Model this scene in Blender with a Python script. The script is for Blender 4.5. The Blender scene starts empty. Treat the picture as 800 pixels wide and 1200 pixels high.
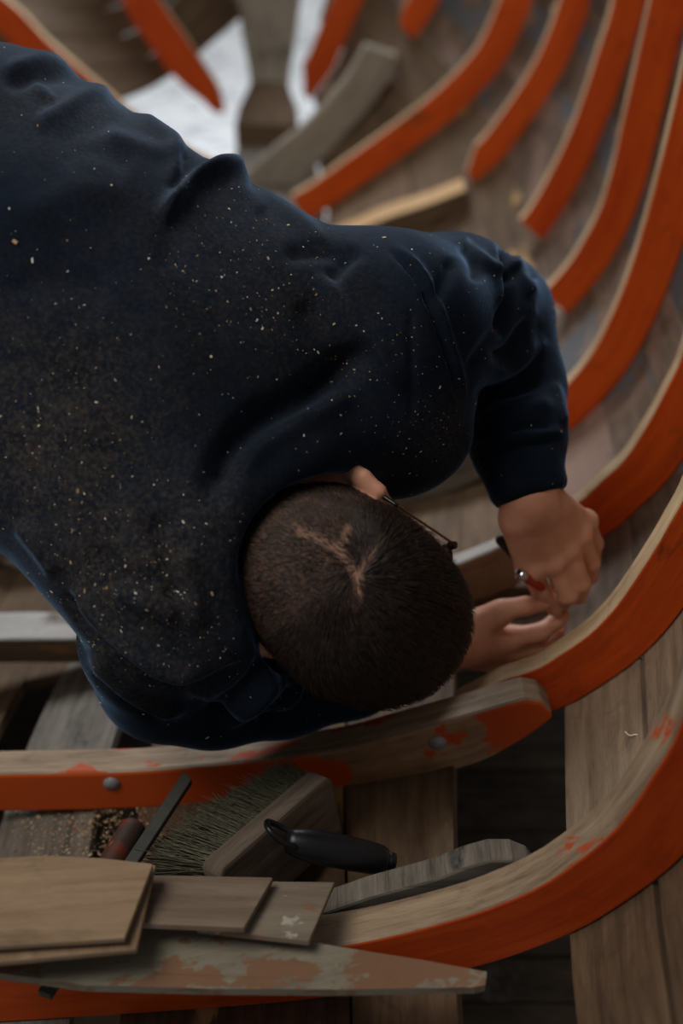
import bpy, bmesh, math, random
import numpy as np
from mathutils import Vector, Matrix
random.seed(7); rng = np.random.default_rng(7)
scn = bpy.context.scene
COL = scn.collection
# ------------------------------------------------------------------ camera
PITCH = math.radians(33.0); FPX = 1400.0; CAMZ = 1.3
cS, sS = math.cos(PITCH), math.sin(PITCH)
cam_d = bpy.data.cameras.new('camera'); cam = bpy.data.objects.new('camera', cam_d); COL.objects.link(cam)
cam_d.sensor_fit = 'VERTICAL'; cam_d.sensor_height = 36.0; cam_d.lens = 36.0*FPX/1200.0
cam.location = (0, 0, CAMZ); cam.rotation_euler = (math.pi/2-PITCH, 0, 0)
cam_d.clip_start = 0.05; cam_d.clip_end = 100
cam_d.dof.use_dof = True; cam_d.dof.focus_distance = 1.03; cam_d.dof.aperture_fstop = 2.4
scn.camera = cam

def W(px, py, d):
    """a point of the place seen in direction (px,py), d metres ahead of the camera"""
    u = (px-400)/FPX; v = (py-600)/FPX
    return np.array([u*d, (cS-v*sS)*d, CAMZ+(-sS-v*cS)*d])
def onY(px, py, Y):
    u = (px-400)/FPX; v = (py-600)/FPX; d = Y/(cS-v*sS)
    return np.array([u*d, Y, CAMZ+(-sS-v*cS)*d])
def onZ(px, py, Z):
    u = (px-400)/FPX; v = (py-600)/FPX; d = (Z-CAMZ)/(-sS-v*cS)
    return np.array([u*d, (cS-v*sS)*d, Z])
def proj(P):
    P = np.asarray(P, float); x = P[..., 0]; y = P[..., 1]; z = P[..., 2]-CAMZ
    d = y*cS-z*sS; up = y*sS+z*cS
    return np.stack([400+FPX*x/d, 600-FPX*up/d, d], -1)
R3 = np.array([1., 0, 0]); U3 = np.array([0, sS, cS]); F3 = np.array([0, cS, -sS])

# ------------------------------------------------------------------ object helpers
def link(name, me, mats=(), parent=None, smooth=False, bevel=0, label=None, cat=None, group=None, kind=None):
    ob = bpy.data.objects.new(name, me); COL.objects.link(ob)
    for m in mats: me.materials.append(m)
    if smooth: me.polygons.foreach_set('use_smooth', [True]*len(me.polygons))
    if bevel:
        b = ob.modifiers.new('bevel', 'BEVEL'); b.width = bevel; b.segments = 2; b.limit_method = 'ANGLE'; b.angle_limit = math.radians(40)
    if parent is not None: ob.parent = parent
    return tag(ob, label, cat, group, kind)
def tag(o, label=None, cat=None, group=None, kind=None):
    if label: o['label'] = label
    if cat: o['category'] = cat
    if group: o['group'] = group
    if kind: o['kind'] = kind
    return o
def thing(name, label, cat, loc=(0, 0, 0), group=None, kind=None):
    o = bpy.data.objects.new(name, None); COL.objects.link(o); o.location = loc; o.empty_display_size = 0.05
    return tag(o, label, cat, group, kind)
def put(ob, parent):
    """parent ob to an Empty, keeping its world place"""
    ob.parent = parent; ob.matrix_parent_inverse = Matrix.Translation(-parent.location) if parent.parent is None else Matrix()
    return ob
def mesh_np(name, V, F, UV=None, MI=None):
    me = bpy.data.meshes.new(name); me.from_pydata([tuple(map(float, v)) for v in V], [], [tuple(map(int, f)) for f in F])
    if UV is not None:
        l = me.uv_layers.new(name='UVMap'); l.data.foreach_set('uv', np.asarray(UV, np.float32).ravel())
    if MI is not None: me.polygons.foreach_set('material_index', np.asarray(MI, np.int32))
    me.update(); return me
def loft(name, rings, mi=None, cap_mi=0, caps=True):
    """closed rings (n,k,3) skinned in order; UV u along the length, v round the ring"""
    rings = np.asarray(rings, float); n, k, _ = rings.shape
    V = rings.reshape(-1, 3); F = []; UV = []; MI = []
    c = rings.mean(1); u = np.concatenate([[0], np.cumsum(np.linalg.norm(np.diff(c, axis=0), axis=1))])
    seg = np.linalg.norm(np.roll(rings, -1, 1)-rings, axis=2).mean(0); v = np.concatenate([[0], np.cumsum(seg)])
    for i in range(n-1):
        for j in range(k):
            j2 = (j+1) % k
            F.append((i*k+j, i*k+j2, (i+1)*k+j2, (i+1)*k+j)); UV += [(u[i], v[j]), (u[i], v[j+1]), (u[i+1], v[j+1]), (u[i+1], v[j])]
            MI.append(mi[j] if mi else 0)
    if caps:
        F.append(tuple(range(k))[::-1]); UV += [(p[0]*.2, p[2]) for p in rings[0][::-1]]; MI.append(cap_mi)
        F.append(tuple((n-1)*k+j for j in range(k))); UV += [(p[0]*.2, p[2]) for p in rings[-1]]; MI.append(cap_mi)
    me = mesh_np(name, V, F, UV, MI)
    bm = bmesh.new(); bm.from_mesh(me); bmesh.ops.recalc_face_normals(bm, faces=bm.faces); bm.to_mesh(me); bm.free()
    return me
def smooth_curve(P, n):
    """Catmull-Rom through P, n points evenly spaced by arc length"""
    P = np.asarray(P, float); m = len(P)
    Q = np.vstack([2*P[0]-P[1], P, 2*P[-1]-P[-2]]); out = []
    for i in range(m-1):
        p0, p1, p2, p3 = Q[i:i+4]
        for t in np.linspace(0, 1, 16, endpoint=(i == m-2)):
            out.append(.5*((2*p1)+(-p0+p2)*t+(2*p0-5*p1+4*p2-p3)*t*t+(-p0+3*p1-3*p2+p3)*t**3))
    out = np.array(out); s = np.concatenate([[0], np.cumsum(np.linalg.norm(np.diff(out, axis=0), axis=1))])
    t = np.linspace(0, s[-1], n)
    return np.stack([np.interp(t, s, out[:, a]) for a in range(P.shape[1])], 1)
def prism(name, poly, thick, axis, mi=None):
    """polygon (k,3) pushed by thick*axis"""
    P = np.asarray(poly, float); return loft(name, [P, P+np.asarray(axis)*thick])
def tube(name, P, rad, k=12, n=None, caps=True, flat=1.0, upv=None):
    P = np.asarray(P, float); rad = np.broadcast_to(np.asarray(rad, float), (len(P),))
    if n:
        Q = smooth_curve(np.column_stack([P, rad]), n); P, rad = Q[:, :3], Q[:, 3]
    T = np.gradient(P, axis=0); T /= np.linalg.norm(T, axis=1)[:, None]+1e-9
    a = np.array([0, 0, 1.]) if upv is None else np.asarray(upv, float)
    rings = []
    for p, t, r in zip(P, T, rad):
        b = np.cross(t, a); 
        if np.linalg.norm(b) < 1e-3: b = np.cross(t, [1, 0, 0.1])
        b /= np.linalg.norm(b); c = np.cross(b, t)
        an = np.linspace(0, 2*math.pi, k, endpoint=False)
        rings.append(p+r*(np.cos(an)[:, None]*b+flat*np.sin(an)[:, None]*c))
    return loft(name, rings, caps=caps)

# ------------------------------------------------------------------ materials
def mat(name):
    m = bpy.data.materials.new(name); m.use_nodes = True; nt = m.node_tree
    for n in list(nt.nodes): nt.nodes.remove(n)
    out = nt.nodes.new('ShaderNodeOutputMaterial'); b = nt.nodes.new('ShaderNodeBsdfPrincipled')
    nt.links.new(b.outputs[0], out.inputs[0]); return m, nt, b
def nd(nt, typ, **kw):
    n = nt.nodes.new(typ)
    for k, v in kw.items():
        if k.startswith('i_'): n.inputs[k[2:].replace('_', ' ')].default_value = v
        elif k.startswith('n_'): n.inputs[int(k[2:])].default_value = v
        else: setattr(n, k, v)
    return n
def srgb(r, g, b):
    f = lambda c: (c/255/12.92) if c/255 <= .04045 else ((c/255+.055)/1.055)**2.4
    return (f(r), f(g), f(b), 1)
def mixc(nt, fac, a, b):
    n = nt.nodes.new('ShaderNodeMix'); n.data_type = 'RGBA'
    for s, v in ((0, fac), (6, a), (7, b)):
        if hasattr(v, 'is_output'): nt.links.new(v, n.inputs[s])
        else: n.inputs[s].default_value = v
    return n.outputs[2]
def ramp(nt, val, lo, hi, a=0., b=1.):
    n = nt.nodes.new('ShaderNodeMapRange'); n.inputs[1].default_value = lo; n.inputs[2].default_value = hi
    n.inputs[3].default_value = a; n.inputs[4].default_value = b; nt.links.new(val, n.inputs[0]); return n.outputs[0]
def mth(nt, op, a, b=0.):
    n = nt.nodes.new('ShaderNodeMath'); n.operation = op
    for i, v in enumerate((a, b)):
        if hasattr(v, 'is_output'): nt.links.new(v, n.inputs[i])
        else: n.inputs[i].default_value = v
    return n.outputs[0]
def noise(nt, vec, scale, detail=4., rough=.55, sc=(1, 1, 1), loc=(0, 0, 0), dist=0.):
    mp = nt.nodes.new('ShaderNodeMapping'); mp.inputs['Scale'].default_value = sc; mp.inputs['Location'].default_value = loc
    nt.links.new(vec, mp.inputs[0])
    n = nt.nodes.new('ShaderNodeTexNoise'); n.inputs['Scale'].default_value = scale; n.inputs['Detail'].default_value = detail
    n.inputs['Roughness'].default_value = rough; n.inputs['Distortion'].default_value = dist
    nt.links.new(mp.outputs[0], n.inputs['Vector']); return n.outputs[0]
def bump(nt, b, h, strength, dist=.002):
    n = nt.nodes.new('ShaderNodeBump'); n.inputs['Strength'].default_value = strength; n.inputs['Distance'].default_value = dist
    nt.links.new(h, n.inputs['Height']); nt.links.new(n.outputs[0], b.inputs['Normal'])
def wood(name, light, dark, patches=(), grain=1.0, rough=.75, seed=0., bstr=.5, spots=0., uv=True, along=None):
    """patches: (colour, noise scale, low, high, (u,v stretch), offset)"""
    m, nt, b = mat(name)
    tc = nt.nodes.new('ShaderNodeTexCoord'); vec = tc.outputs['UV'] if uv else tc.outputs['Object']
    if uv:
        oi = nt.nodes.new('ShaderNodeObjectInfo'); ad = nt.nodes.new('ShaderNodeVectorMath'); ad.operation = 'ADD'
        cmb = nt.nodes.new('ShaderNodeCombineXYZ')
        nt.links.new(mth(nt, 'MULTIPLY', oi.outputs['Random'], 37.), cmb.inputs[0]); nt.links.new(mth(nt, 'MULTIPLY', oi.outputs['Random'], 11.), cmb.inputs[1])
        cmb.inputs[2].default_value = seed
        nt.links.new(vec, ad.inputs[0]); nt.links.new(cmb.outputs[0], ad.inputs[1]); vec = ad.outputs[0]
    g1 = noise(nt, vec, 9*grain, 6, .6, (1, 12, 1), (seed, 0, 0), .4)
    g2 = noise(nt, vec, 60*grain, 3, .6, (1, 14, 1), (seed+3, 0, 0))
    g3 = noise(nt, vec, 3*grain, 4, .6, (1, 2, 1), (seed+7, 0, 0))
    g4 = noise(nt, vec, 22*grain, 5, .65, (1, 1.4, 1), (seed+13, 0, 0), 1.)
    f = mth(nt, 'ADD', mth(nt, 'MULTIPLY', g1, .45), mth(nt, 'ADD', mth(nt, 'MULTIPLY', g2, .25), mth(nt, 'MULTIPLY', g3, .35)))
    c = mixc(nt, ramp(nt, f, .41, .63), dark, light)
    c = mixc(nt, ramp(nt, g4, .56, .74, 0, .45), c, tuple(v*.5 for v in dark[:3])+(1,))
    c = mixc(nt, ramp(nt, g2, .62, .72, 0, .5), c, tuple(v*.55 for v in dark[:3])+(1,))
    hgt = f
    for (pc, ps, lo, hi, st, off) in patches:
        p = noise(nt, vec, ps, 6, .62, (st[0], st[1], 1), (off, off*.7, 0), .3)
        k = ramp(nt, p, lo, hi); c = mixc(nt, k, c, pc); hgt = mth(nt, 'ADD', hgt, mth(nt, 'MULTIPLY', k, .15))
    if along:      # paint that is worn away past a point along the piece: (colour, start, end, noise scale)
        sp = nt.nodes.new('ShaderNodeSeparateXYZ'); nt.links.new(tc.outputs['UV'], sp.inputs[0])
        for (pc, u0, u1, ps) in along:
            e = mth(nt, 'ADD', ramp(nt, sp.outputs[0], u0, u1, .36, -.3), noise(nt, vec, ps, 6, .62, (1, 1.6, 1), (5, 3, 0), .3))
            k = ramp(nt, e, .43, .46); c = mixc(nt, k, c, pc); hgt = mth(nt, 'ADD', hgt, mth(nt, 'MULTIPLY', k, .15))
    if spots:
        vo = nt.nodes.new('ShaderNodeTexVoronoi'); vo.inputs['Scale'].default_value = spots; nt.links.new(vec, vo.inputs['Vector'])
        k = ramp(nt, vo.outputs[0], .05, .02); c = mixc(nt, mth(nt, 'MULTIPLY', k, .8), c, (.01, .008, .006, 1))
    nt.links.new(c, b.inputs['Base Color']); b.inputs['Roughness'].default_value = rough
    b.inputs['Specular IOR Level'].default_value = .3
    bump(nt, b, hgt, bstr, .0015); return m
def plain(name, col, rough=.5, metal=0., bscale=0., bstr=.2, spec=.5, var=.15):
    m, nt, b = mat(name); tc = nt.nodes.new('ShaderNodeTexCoord')
    n = noise(nt, tc.outputs['Object'], bscale or 40., 4, .6)
    d = tuple(c*(1-var*2) for c in col[:3])+(1,)
    nt.links.new(mixc(nt, ramp(nt, n, .3, .7), d, col), b.inputs['Base Color'])
    b.inputs['Roughness'].default_value = rough; b.inputs['Metallic'].default_value = metal; b.inputs['Specular IOR Level'].default_value = spec
    if bscale: bump(nt, b, n, bstr, .001)
    return m
# ------------------------------------------------------------------ boat: stations, hull planks, ribs
ORANGE = srgb(226, 84, 24)
M_orange = wood('orange_painted_wood', srgb(230, 94, 24), srgb(194, 66, 16), [(srgb(140, 74, 28), 5., .62, .72, (1, 2), 2.), (srgb(70, 44, 26), 8., .66, .76, (1, 1.4), 9.)], .7, .55, 1., .25)
M_orange_worn = wood('worn_orange_painted_wood', srgb(190, 150, 112), srgb(134, 98, 70), [(srgb(196, 78, 28), 7., .60, .63, (1, 1.6), 4.), (srgb(110, 56, 26), 9., .66, .70, (1, 1.6), 12.)], .8, .65, 2., .35, along=[(srgb(216, 88, 28), .36, .54, 6.), (srgb(206, 82, 28), .72, .55, 7.)])
M_orange_left = wood('flaked_orange_painted_wood', srgb(190, 140, 96), srgb(128, 84, 54), [(srgb(214, 76, 24), 5., .34, .40, (1, 1.6), 4.)], .8, .65, 2.5, .35)
M_bare = wood('planed_bare_wood', srgb(208, 180, 142), srgb(150, 118, 86), [], .8, .7, 3., .35)
M_bare_worn = wood('stained_bare_wood', srgb(176, 152, 124), srgb(110, 88, 68), [(srgb(172, 74, 36), 10., .57, .60, (1, 2.2), 5.), (srgb(70, 62, 56), 6., .64, .72, (1, 2), 8.)], .8, .7, 3.3, .35)
M_grey = wood('weathered_grey_wood', srgb(140, 130, 118), srgb(74, 68, 60), [(srgb(54, 50, 46), 6., .62, .7, (1, 2), 1.)], .8, .8, 4., .6, 14.)
M_plank = wood('old_plank_wood', srgb(116, 95, 78), srgb(70, 55, 43), [(srgb(132, 106, 92), 4., .48, .58, (1, 1.4), 17.), (srgb(88, 88, 90), 3.4, .53, .56, (1, 1.5), 3.), (srgb(196, 178, 146), 4.4, .64, .66, (1, 1.3), 31.)], .8, .8, 5., .6, 9.)
M_board = wood('dusty_brown_board_wood', srgb(116, 92, 68), srgb(70, 52, 38), [(srgb(176, 140, 90), 3., .64, .68, (1, 2.), 3.), (srgb(60, 46, 36), 6., .62, .72, (1, 3), 6.)], .8, .8, 6., .6)
M_stem = wood('pale_grey_wood', srgb(176, 166, 150), srgb(124, 114, 102), [(srgb(84, 74, 64), 5., .62, .7, (1, 1.2), 2.)], .8, .8, 4.4, .5, 10.)
M_gtan = wood('grey_tan_plank_wood', srgb(158, 136, 112), srgb(108, 90, 72), [(srgb(176, 132, 78), 4., .62, .66, (1, 2.), 3.), (srgb(60, 46, 38), 14., .68, .74, (1, 3), 6.)], .8, .8, 6.5, .5)
M_cream = wood('whitewashed_timber', srgb(206, 200, 192), srgb(160, 150, 140), [(srgb(170, 60, 44), 7., .62, .66, (1, 2), 5.), (srgb(112, 96, 82), 5., .6, .68, (1, 2), 11.)], .8, .7, 7., .4)
M_ochre = wood('fresh_sawn_wood', srgb(206, 168, 120), srgb(164, 124, 80), [], .8, .7, 8., .3)
M_steel = plain('bolt_steel', srgb(176, 172, 172), .4, .2, 200, .2)

ST = {  # station Y -> outside of the frames, keel to sheer, starboard (X, Z)
 .40: [(-.42, .37), (-.15, .40), (0, .425), (.09, .46), (.155, .50), (.195, .54), (.228, .59), (.25, .66), (.265, .73), (.28, .98)],
 .62: [(-.46, .36), (-.167, .388), (0, .412), (.111, .45), (.182, .491), (.223, .531), (.26, .583), (.285, .65), (.302, .73), (.318, 1.0)],
 .90: [(-.50, .33), (-.30, .362), (0, .41), (.12, .44), (.215, .476), (.254, .506), (.284, .536), (.306, .568), (.324, .605), (.352, .68), (.37, .76), (.388, 1.0)],
 1.17: [(-.50, .28), (-.30, .325), (0, .395), (.15, .435), (.235, .462), (.285, .486), (.322, .514), (.345, .543), (.369, .573), (.388, .61), (.413, .68), (.43, .76), (.445, 1.0)],
 1.54: [(-.50, .21), (-.2, .27), (.1, .335), (.25, .386), (.328, .436), (.372, .482), (.408, .54), (.432, .606), (.449, .673), (.462, .75), (.475, .86), (.486, 1.0)],
 1.92: [(-.44, .21), (-.1, .27), (.15, .33), (.27, .373), (.359, .43), (.395, .466), (.436, .523), (.459, .57), (.483, .632), (.497, .711), (.505, .792), (.516, .899), (.528, 1.02)],
 2.28: [(-.38, .22), (-.05, .285), (.15, .335), (.28, .384), (.369, .44), (.413, .484), (.454, .567), (.486, .649), (.508, .728), (.523, .797), (.542, .889), (.556, 1.04)],
 2.60: [(-.31, .235), (-.1, .30), (.05, .352), (.17, .405), (.273, .462), (.336, .514), (.37, .554), (.418, .627), (.457, .697), (.485, .769), (.506, .851), (.535, 1.06)],
 2.85: [(-.26, .25), (-.15, .275), (-.052, .320), (.051, .392), (.182, .487), (.279, .566), (.371, .671), (.427, .808), (.455, .92), (.485, 1.08)],
 3.10: [(-.23, .28), (-.17, .32), (-.08, .405), (.03, .52), (.131, .626), (.189, .686), (.238, .764), (.30, .90), (.36, 1.10)],
 3.30: [(-.21, .34), (-.18, .37), (-.127, .439), (-.034, .539), (.01, .63), (.055, .73), (.11, .88), (.17, 1.12)],
 3.50: [(-.20, .45), (-.185, .50), (-.16, .60), (-.13, .72), (-.10, .85), (-.07, .98), (-.04, 1.14)],
 3.62: [(-.195, .56), (-.192, .65), (-.19, .75), (-.188, .85), (-.186, .95), (-.184, 1.05), (-.182, 1.15)],
}
SY = sorted(ST); NS = 121
SG = np.array([smooth_curve(ST[y], NS) for y in SY])
def px2(Y, L): return [tuple(onY(x, y, Y)[[0, 2]]) for x, y in L]
L1_IN = px2(2.95, [(-160, -110), (-80, -60), (10, 2), (55, 47), (110, 95), (165, 141), (215, 172), (262, 196)])
L2_IN = px2(3.30, [(150, -90), (170, -40), (187, 0), (215, 40), (236, 72), (256, 104), (263, 132)])
def out_left(P, m):
    P = np.asarray(P, float); T = np.gradient(P, axis=0); T /= np.linalg.norm(T, axis=1)[:, None]
    return P-np.stack([-T[:, 1], T[:, 0]], 1)*m*np.sign(1.0)
PT = {}
for y in SY:
    if y < 2.4:
        G = np.array(ST[y]); PT[y] = (smooth_curve(np.column_stack([2*G[0, 0]-G[:, 0], G[:, 1]]), NS))
def two(low, high): return np.vstack([smooth_curve(low, 37), smooth_curve(high, NS-36)[1:]])
def port_from(Lin, md, keel, zs):
    P = out_left(smooth_curve(Lin, 80), md)[::-1]; P = P[P[:, 1] > keel[1]+.03]; k = int(np.argmin(abs(P[:, 1]-zs)))
    return two([keel, tuple(P[0])]+[tuple(p) for p in P[6:k:8]]+[tuple(P[k])], [tuple(P[k])]+[tuple(p) for p in P[k+8::8]]+[tuple(P[-1])])
PT[2.95] = port_from(L1_IN, .07, (-.245, .262), .53)
PT[3.30] = port_from(L2_IN, .09, (-.21, .34), .54)
h = tuple(onY(284, 20, 3.5)[[0, 2]])
PT[3.50] = two([(-.20, .45), (-.245, .55), h], [h, (h[0]-.02, h[1]+.08), (h[0]-.05, h[1]+.22), (h[0]-.07, h[1]+.45)])
PT[3.62] = two([(-.20, .56), (-.205, .60), (-.215, h[1]+.03)], [(-.215, h[1]+.03), (-.22, h[1]+.15), (-.222, .95), (-.224, 1.18)])
PY = sorted(PT); PG = np.array([PT[y] for y in PY])
def station(Y, SY=SY, SG=SG):
    j = min(max(np.searchsorted(SY, Y)-1, 0), len(SY)-2)
    i0, i3 = max(j-1, 0), min(j+2, len(SY)-1)
    y1, y2 = SY[j], SY[j+1]; h = y2-y1; t = (Y-y1)/h
    m1 = (SG[j+1]-SG[i0])/(SY[j+1]-SY[i0])*h; m2 = (SG[i3]-SG[j])/(SY[i3]-SY[j])*h
    t2, t3 = t*t, t**3
    return (2*t3-3*t2+1)*SG[j]+(t3-2*t2+t)*m1+(-2*t3+3*t2)*SG[j+1]+(t3-t2)*m2
def keelx(Y): return station(Y)[0, 0]
def hull(Y, s, off=0., port=False):
    """point of the hull skin at girth fraction s, pushed outwards by off"""
    G = station(Y, PY, PG) if port else station(Y); f = np.clip(s, 0, 1)*(NS-1); i = np.minimum(np.floor(f).astype(int), NS-2); w = (f-i)[..., None]
    P = G[i]*(1-w)+G[i+1]*w; T = G[np.minimum(i+2, NS-1)]-G[np.maximum(i-1, 0)]; T /= np.linalg.norm(T, axis=-1)[..., None]
    P = P+(-off if port else off)*np.stack([T[..., 1], -T[..., 0]], -1)
    return np.stack([P[..., 0], np.full(P.shape[:-1], Y), P[..., 1]], -1)

boat = thing('wooden_boat', 'open wooden boat hull under repair with orange painted curved frames and weathered planks', 'boat', (0, 1.9, 0.2))
def boat_part(name, me, mats, label=None, bevel=0, smooth=False, kind=None):
    return put(link(name, me, mats, None, smooth, bevel, label, kind=kind), boat)

def plank(s0, s1, y0, y1, mats, port=False, thick=.016, gap=.0004, label=None, k=6, off=.0, slant=0.):
    rings = []
    for Y in np.linspace(y0, y1, max(3, int((y1-y0)/.05)+1)):
        s = np.linspace(s0, s1, k)
        if not port: s = s+.021*np.clip((s-.40)/.1, 0, 1)*np.clip((.80-s)/.1, 0, 1)*np.clip((Y-.6)/.3, 0, 1)
        a = hull(Y, s, off+.0008, port); b = hull(Y, s[::-1], off+thick, port)
        g = (a[-1]-a[0]); g /= np.linalg.norm(g)
        a[0] += g*gap; b[-1] += g*gap; a[-1] -= g*gap; b[0] -= g*gap
        rings.append(np.vstack([a, b]))
    return boat_part('hull_plank', loft('hull_plank', rings), mats, label, .0015)
Mp = [M_plank]; Mg = [M_grey]; Mb = [M_board]
YA, YB = .30, 3.56
SEAM = [.0, .075, .12, .20, .232, .375, .40, .465, .545, .62, .69, .76, .83, .90, .965, 1.0]
plank(.0, .075, YA, 3.2, Mb)
plank(.075, .12, 1.14, 3.2, Mb)
plank(.112, .19, YA, 3.2, Mg)
plank(.2, .225, 1.14, 3.2, Mb)
plank(.225, .389, YA, 3.3, Mb)
plank(.39, .465, YA, 3.4, Mb)
plank(.465, .545, 1.02, 3.45, Mb)
for a, b in zip(SEAM[8:-1], SEAM[9:]):
    if a < .7:
        g_ = .0032 if a < .65 else .001
        plank(a, b, YA, .636, Mb, gap=g_); plank(a, b, .637, .916, [M_gtan], gap=g_); plank(a, b, .917, YB, Mp)
    else: plank(a, b, YA, YB, Mp, gap=.0008)
# port side: planks stop short of the garboard towards the stem
for a, b, y0, y1 in [(.0, .10, .9, 2.3), (.10, .2, .9, 2.96), (.2, .30, .9, 2.965), (.30, .43, .9, 3.5), (.43, .56, .9, YB), (.56, .69, .9, YB), (.69, .80, .9, YB), (.80, .9, .9, YB), (.9, 1.0, .9, YB)]:
    plank(a, b, y0, y1, Mb, True, gap=.0022 if .3 < a < .6 else .0004)

def rib(name, Y, inner, outer, sided, mats, n=40, face_mi=(0, 1, 1, 1), label=None, bev=.0025):
    """inner and outer edge of the near face as (X, Z); body goes sided metres forward"""
    a = smooth_curve(inner, n); b = smooth_curve(outer, n)
    sd = np.interp(np.linspace(0, 1, n), np.linspace(0, 1, np.size(sided)), np.atleast_1d(sided))
    rings = [[(p[0], Y, p[1]), (q[0], Y, q[1]), (q[0], Y+w, q[1]), (p[0], Y+w, p[1])] for p, q, w in zip(a, b, sd)]
    return boat_part(name, loft(name, rings, list(face_mi)), mats, label, bev)
def offset_in(P, m):
    P = np.asarray(P, float); T = np.gradient(P, axis=0); T /= np.linalg.norm(T, axis=1)[:, None]
    return P+np.stack([-T[:, 1], T[:, 0]], 1)*(np.asarray(m)[:, None] if np.ndim(m) else m)
def outer_of(Y, s0, s1, n=50): return hull(Y, np.linspace(s0, s1, n))[:, [0, 2]]
MO = [M_orange, M_bare]
def frame(Y, s0, mould=.06, m0=None, sided=.035, mats=None, s1=1.0, name='rib', label=None):
    o = outer_of(Y, s0, s1, 60); m = np.full(60, mould)
    if m0: m[:6] = np.linspace(m0, mould, 6)
    return rib(name, Y, offset_in(o, m), o, sided, mats or MO, 60, label=label)
frame(.62, .02, .064, .02, mats=[M_orange, M_bare_worn])
frame(.90, .49, .06, .045, .023)
frame(1.17, .60, .061, None, .02)
frame(1.54, .585, .06, None, .02)
frame(1.92, .60, .06, None, .02)
frame(2.28, .575, .06, None, .024)
frame(2.60, .50, .062, .03, .028)
frame(2.85, .15, .072, None, .03)
frame(3.10, .55, .068, .05, .03)
frame(3.30, .21, .074, .02, .03)
# port frames
for Y, s0 in ((1.54, .6), (1.92, .6), (2.28, .5)):
    o = hull(Y, np.linspace(s0, 1, 60), 0, True)[:, [0, 2]]; T = np.gradient(o, axis=0); T /= np.linalg.norm(T, axis=1)[:, None]
    m = np.full(60, .066); m[:5] = np.linspace(.02, .066, 5)
    rib('rib', Y, o+np.stack([T[:, 1], -T[:, 0]], 1)*m[:, None], o, .035, MO, 60)
for Y, L, md, md0 in ((2.95, L1_IN, .07, .06), (3.30, L2_IN, .092, .015)):
    a = smooth_curve(L, 60); T = np.gradient(a, axis=0); T /= np.linalg.norm(T, axis=1)[:, None]
    m = np.full(60, md); m[-22:] = md0+(md-md0)*np.sqrt(np.linspace(1, 0, 22))
    rib('rib', Y, a, a+np.stack([-T[:, 1], T[:, 0]], 1)*-m[:, None]*1.0, .03, MO, 60)

# floor timbers
def floor_timber(Y, top, bot, sided, mats, label=None, face_mi=(0, 1, 1, 1), bolts=()):
    ob = rib('floor_timber', Y, px2(Y, top), px2(Y, bot), sided, mats, 40, face_mi, label, .004)
    for bx, by in bolts:
        p = onY(bx, by, Y); bm = bmesh.new()
        bmesh.ops.create_uvsphere(bm, u_segments=16, v_segments=8, radius=.0062, matrix=Matrix.Translation((p[0], p[1]-.0005, p[2])) @ Matrix.Diagonal((1, .45, 1, 1)))
        bmesh.ops.create_cone(bm, cap_ends=True, segments=20, radius1=.0085, radius2=.0085, depth=.002, matrix=Matrix.Translation((p[0], p[1]-.0006, p[2])) @ Matrix.Rotation(math.pi/2, 4, 'X'))
        me = bpy.data.meshes.new('bolt'); bm.to_mesh(me); bm.free()
        b = link('bolt', me, [M_steel], None, True); b.parent = ob
    return ob
floor_timber(.862, [(-160, 912), (0, 908), (150, 905), (230, 899), (300, 893), (400, 879), (480, 858), (560, 836), (620, 819), (634, 823), (646, 836)],
             [(-160, 952), (0, 952), (120, 950), (220, 946), (320, 938), (410, 926), (500, 911), (560, 895), (600, 875), (630, 856), (648, 842)], .036, [M_orange_worn, M_bare_worn], None, (0, 1, 1, 1), [(131, 918), (513, 870)])
floor_timber(1.13, [(-140, 756), (0, 750), (120, 748), (300, 733), (450, 690), (540, 660), (600, 634), (650, 606)], [(-140, 782), (0, 778), (120, 777), (300, 765), (450, 738), (540, 712), (600, 690), (660, 655)], [.058, .056, .045, .026, .02], [M_gtan, M_cream], 'floor timber with worn white paint on its top')
floor_timber(1.50, [(-60, 630), (20, 621), (200, 600), (400, 562), (520, 532), (600, 500)], [(-60, 664), (20, 656), (200, 638), (400, 606), (520, 580), (600, 545)], .05, [M_grey, M_grey])
floor_timber(2.52, [(330, 305), (400, 278), (450, 256), (500, 240), (546, 222)], [(330, 345), (400, 318), (450, 297), (500, 277), (532, 263), (550, 240)], .085, [M_board, M_ochre], 'floor timber of pale fresh wood')
rib('floor_timber', 3.02, px2(3.02, [(215, 262), (270, 222), (318, 178), (362, 142), (405, 92), (428, 54)]), px2(3.02, [(300, 268), (325, 242), (350, 216), (392, 172), (440, 118), (466, 66)]), .05, [M_stem, M_stem], 40, (0, 0, 0, 0), 'curved grey weathered floor timber')
# keel, stem, knee
def box_loft(name, sections, mats, label=None, bevel=.004):
    return boat_part(name, loft(name, sections), mats, label, bevel)
secs = []
for Y in np.linspace(.3, 3.5, 24):
    x = keelx(Y); z = station(Y)[0, 1]-.018
    secs.append([(x-.035, Y, z), (x+.035, Y, z), (x+.03, Y, z-.09), (x-.03, Y, z-.09)])
box_loft('keel', secs, [M_grey])
def stem_sec(Y, z, w, dx, dz): return [(-.2-w, Y, z), (-.2+w, Y, z), (-.2+w*.8, Y+dx, z-dz), (-.2-w*.8, Y+dx, z-dz)]
box_loft('stem_post', [[(-.2-w, Y, z), (-.2+w, Y, z), (-.2+w*.8, Y+.09, z-.02), (-.2-w*.8, Y+.09, z-.02)] for Y, z, w in [(3.42, .47, .052), (3.45, .52, .058), (3.49, .60, .075), (3.53, .72, .092), (3.56, .9, .1), (3.58, 1.2, .1)]], [M_stem], 'grey stem post')
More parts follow.
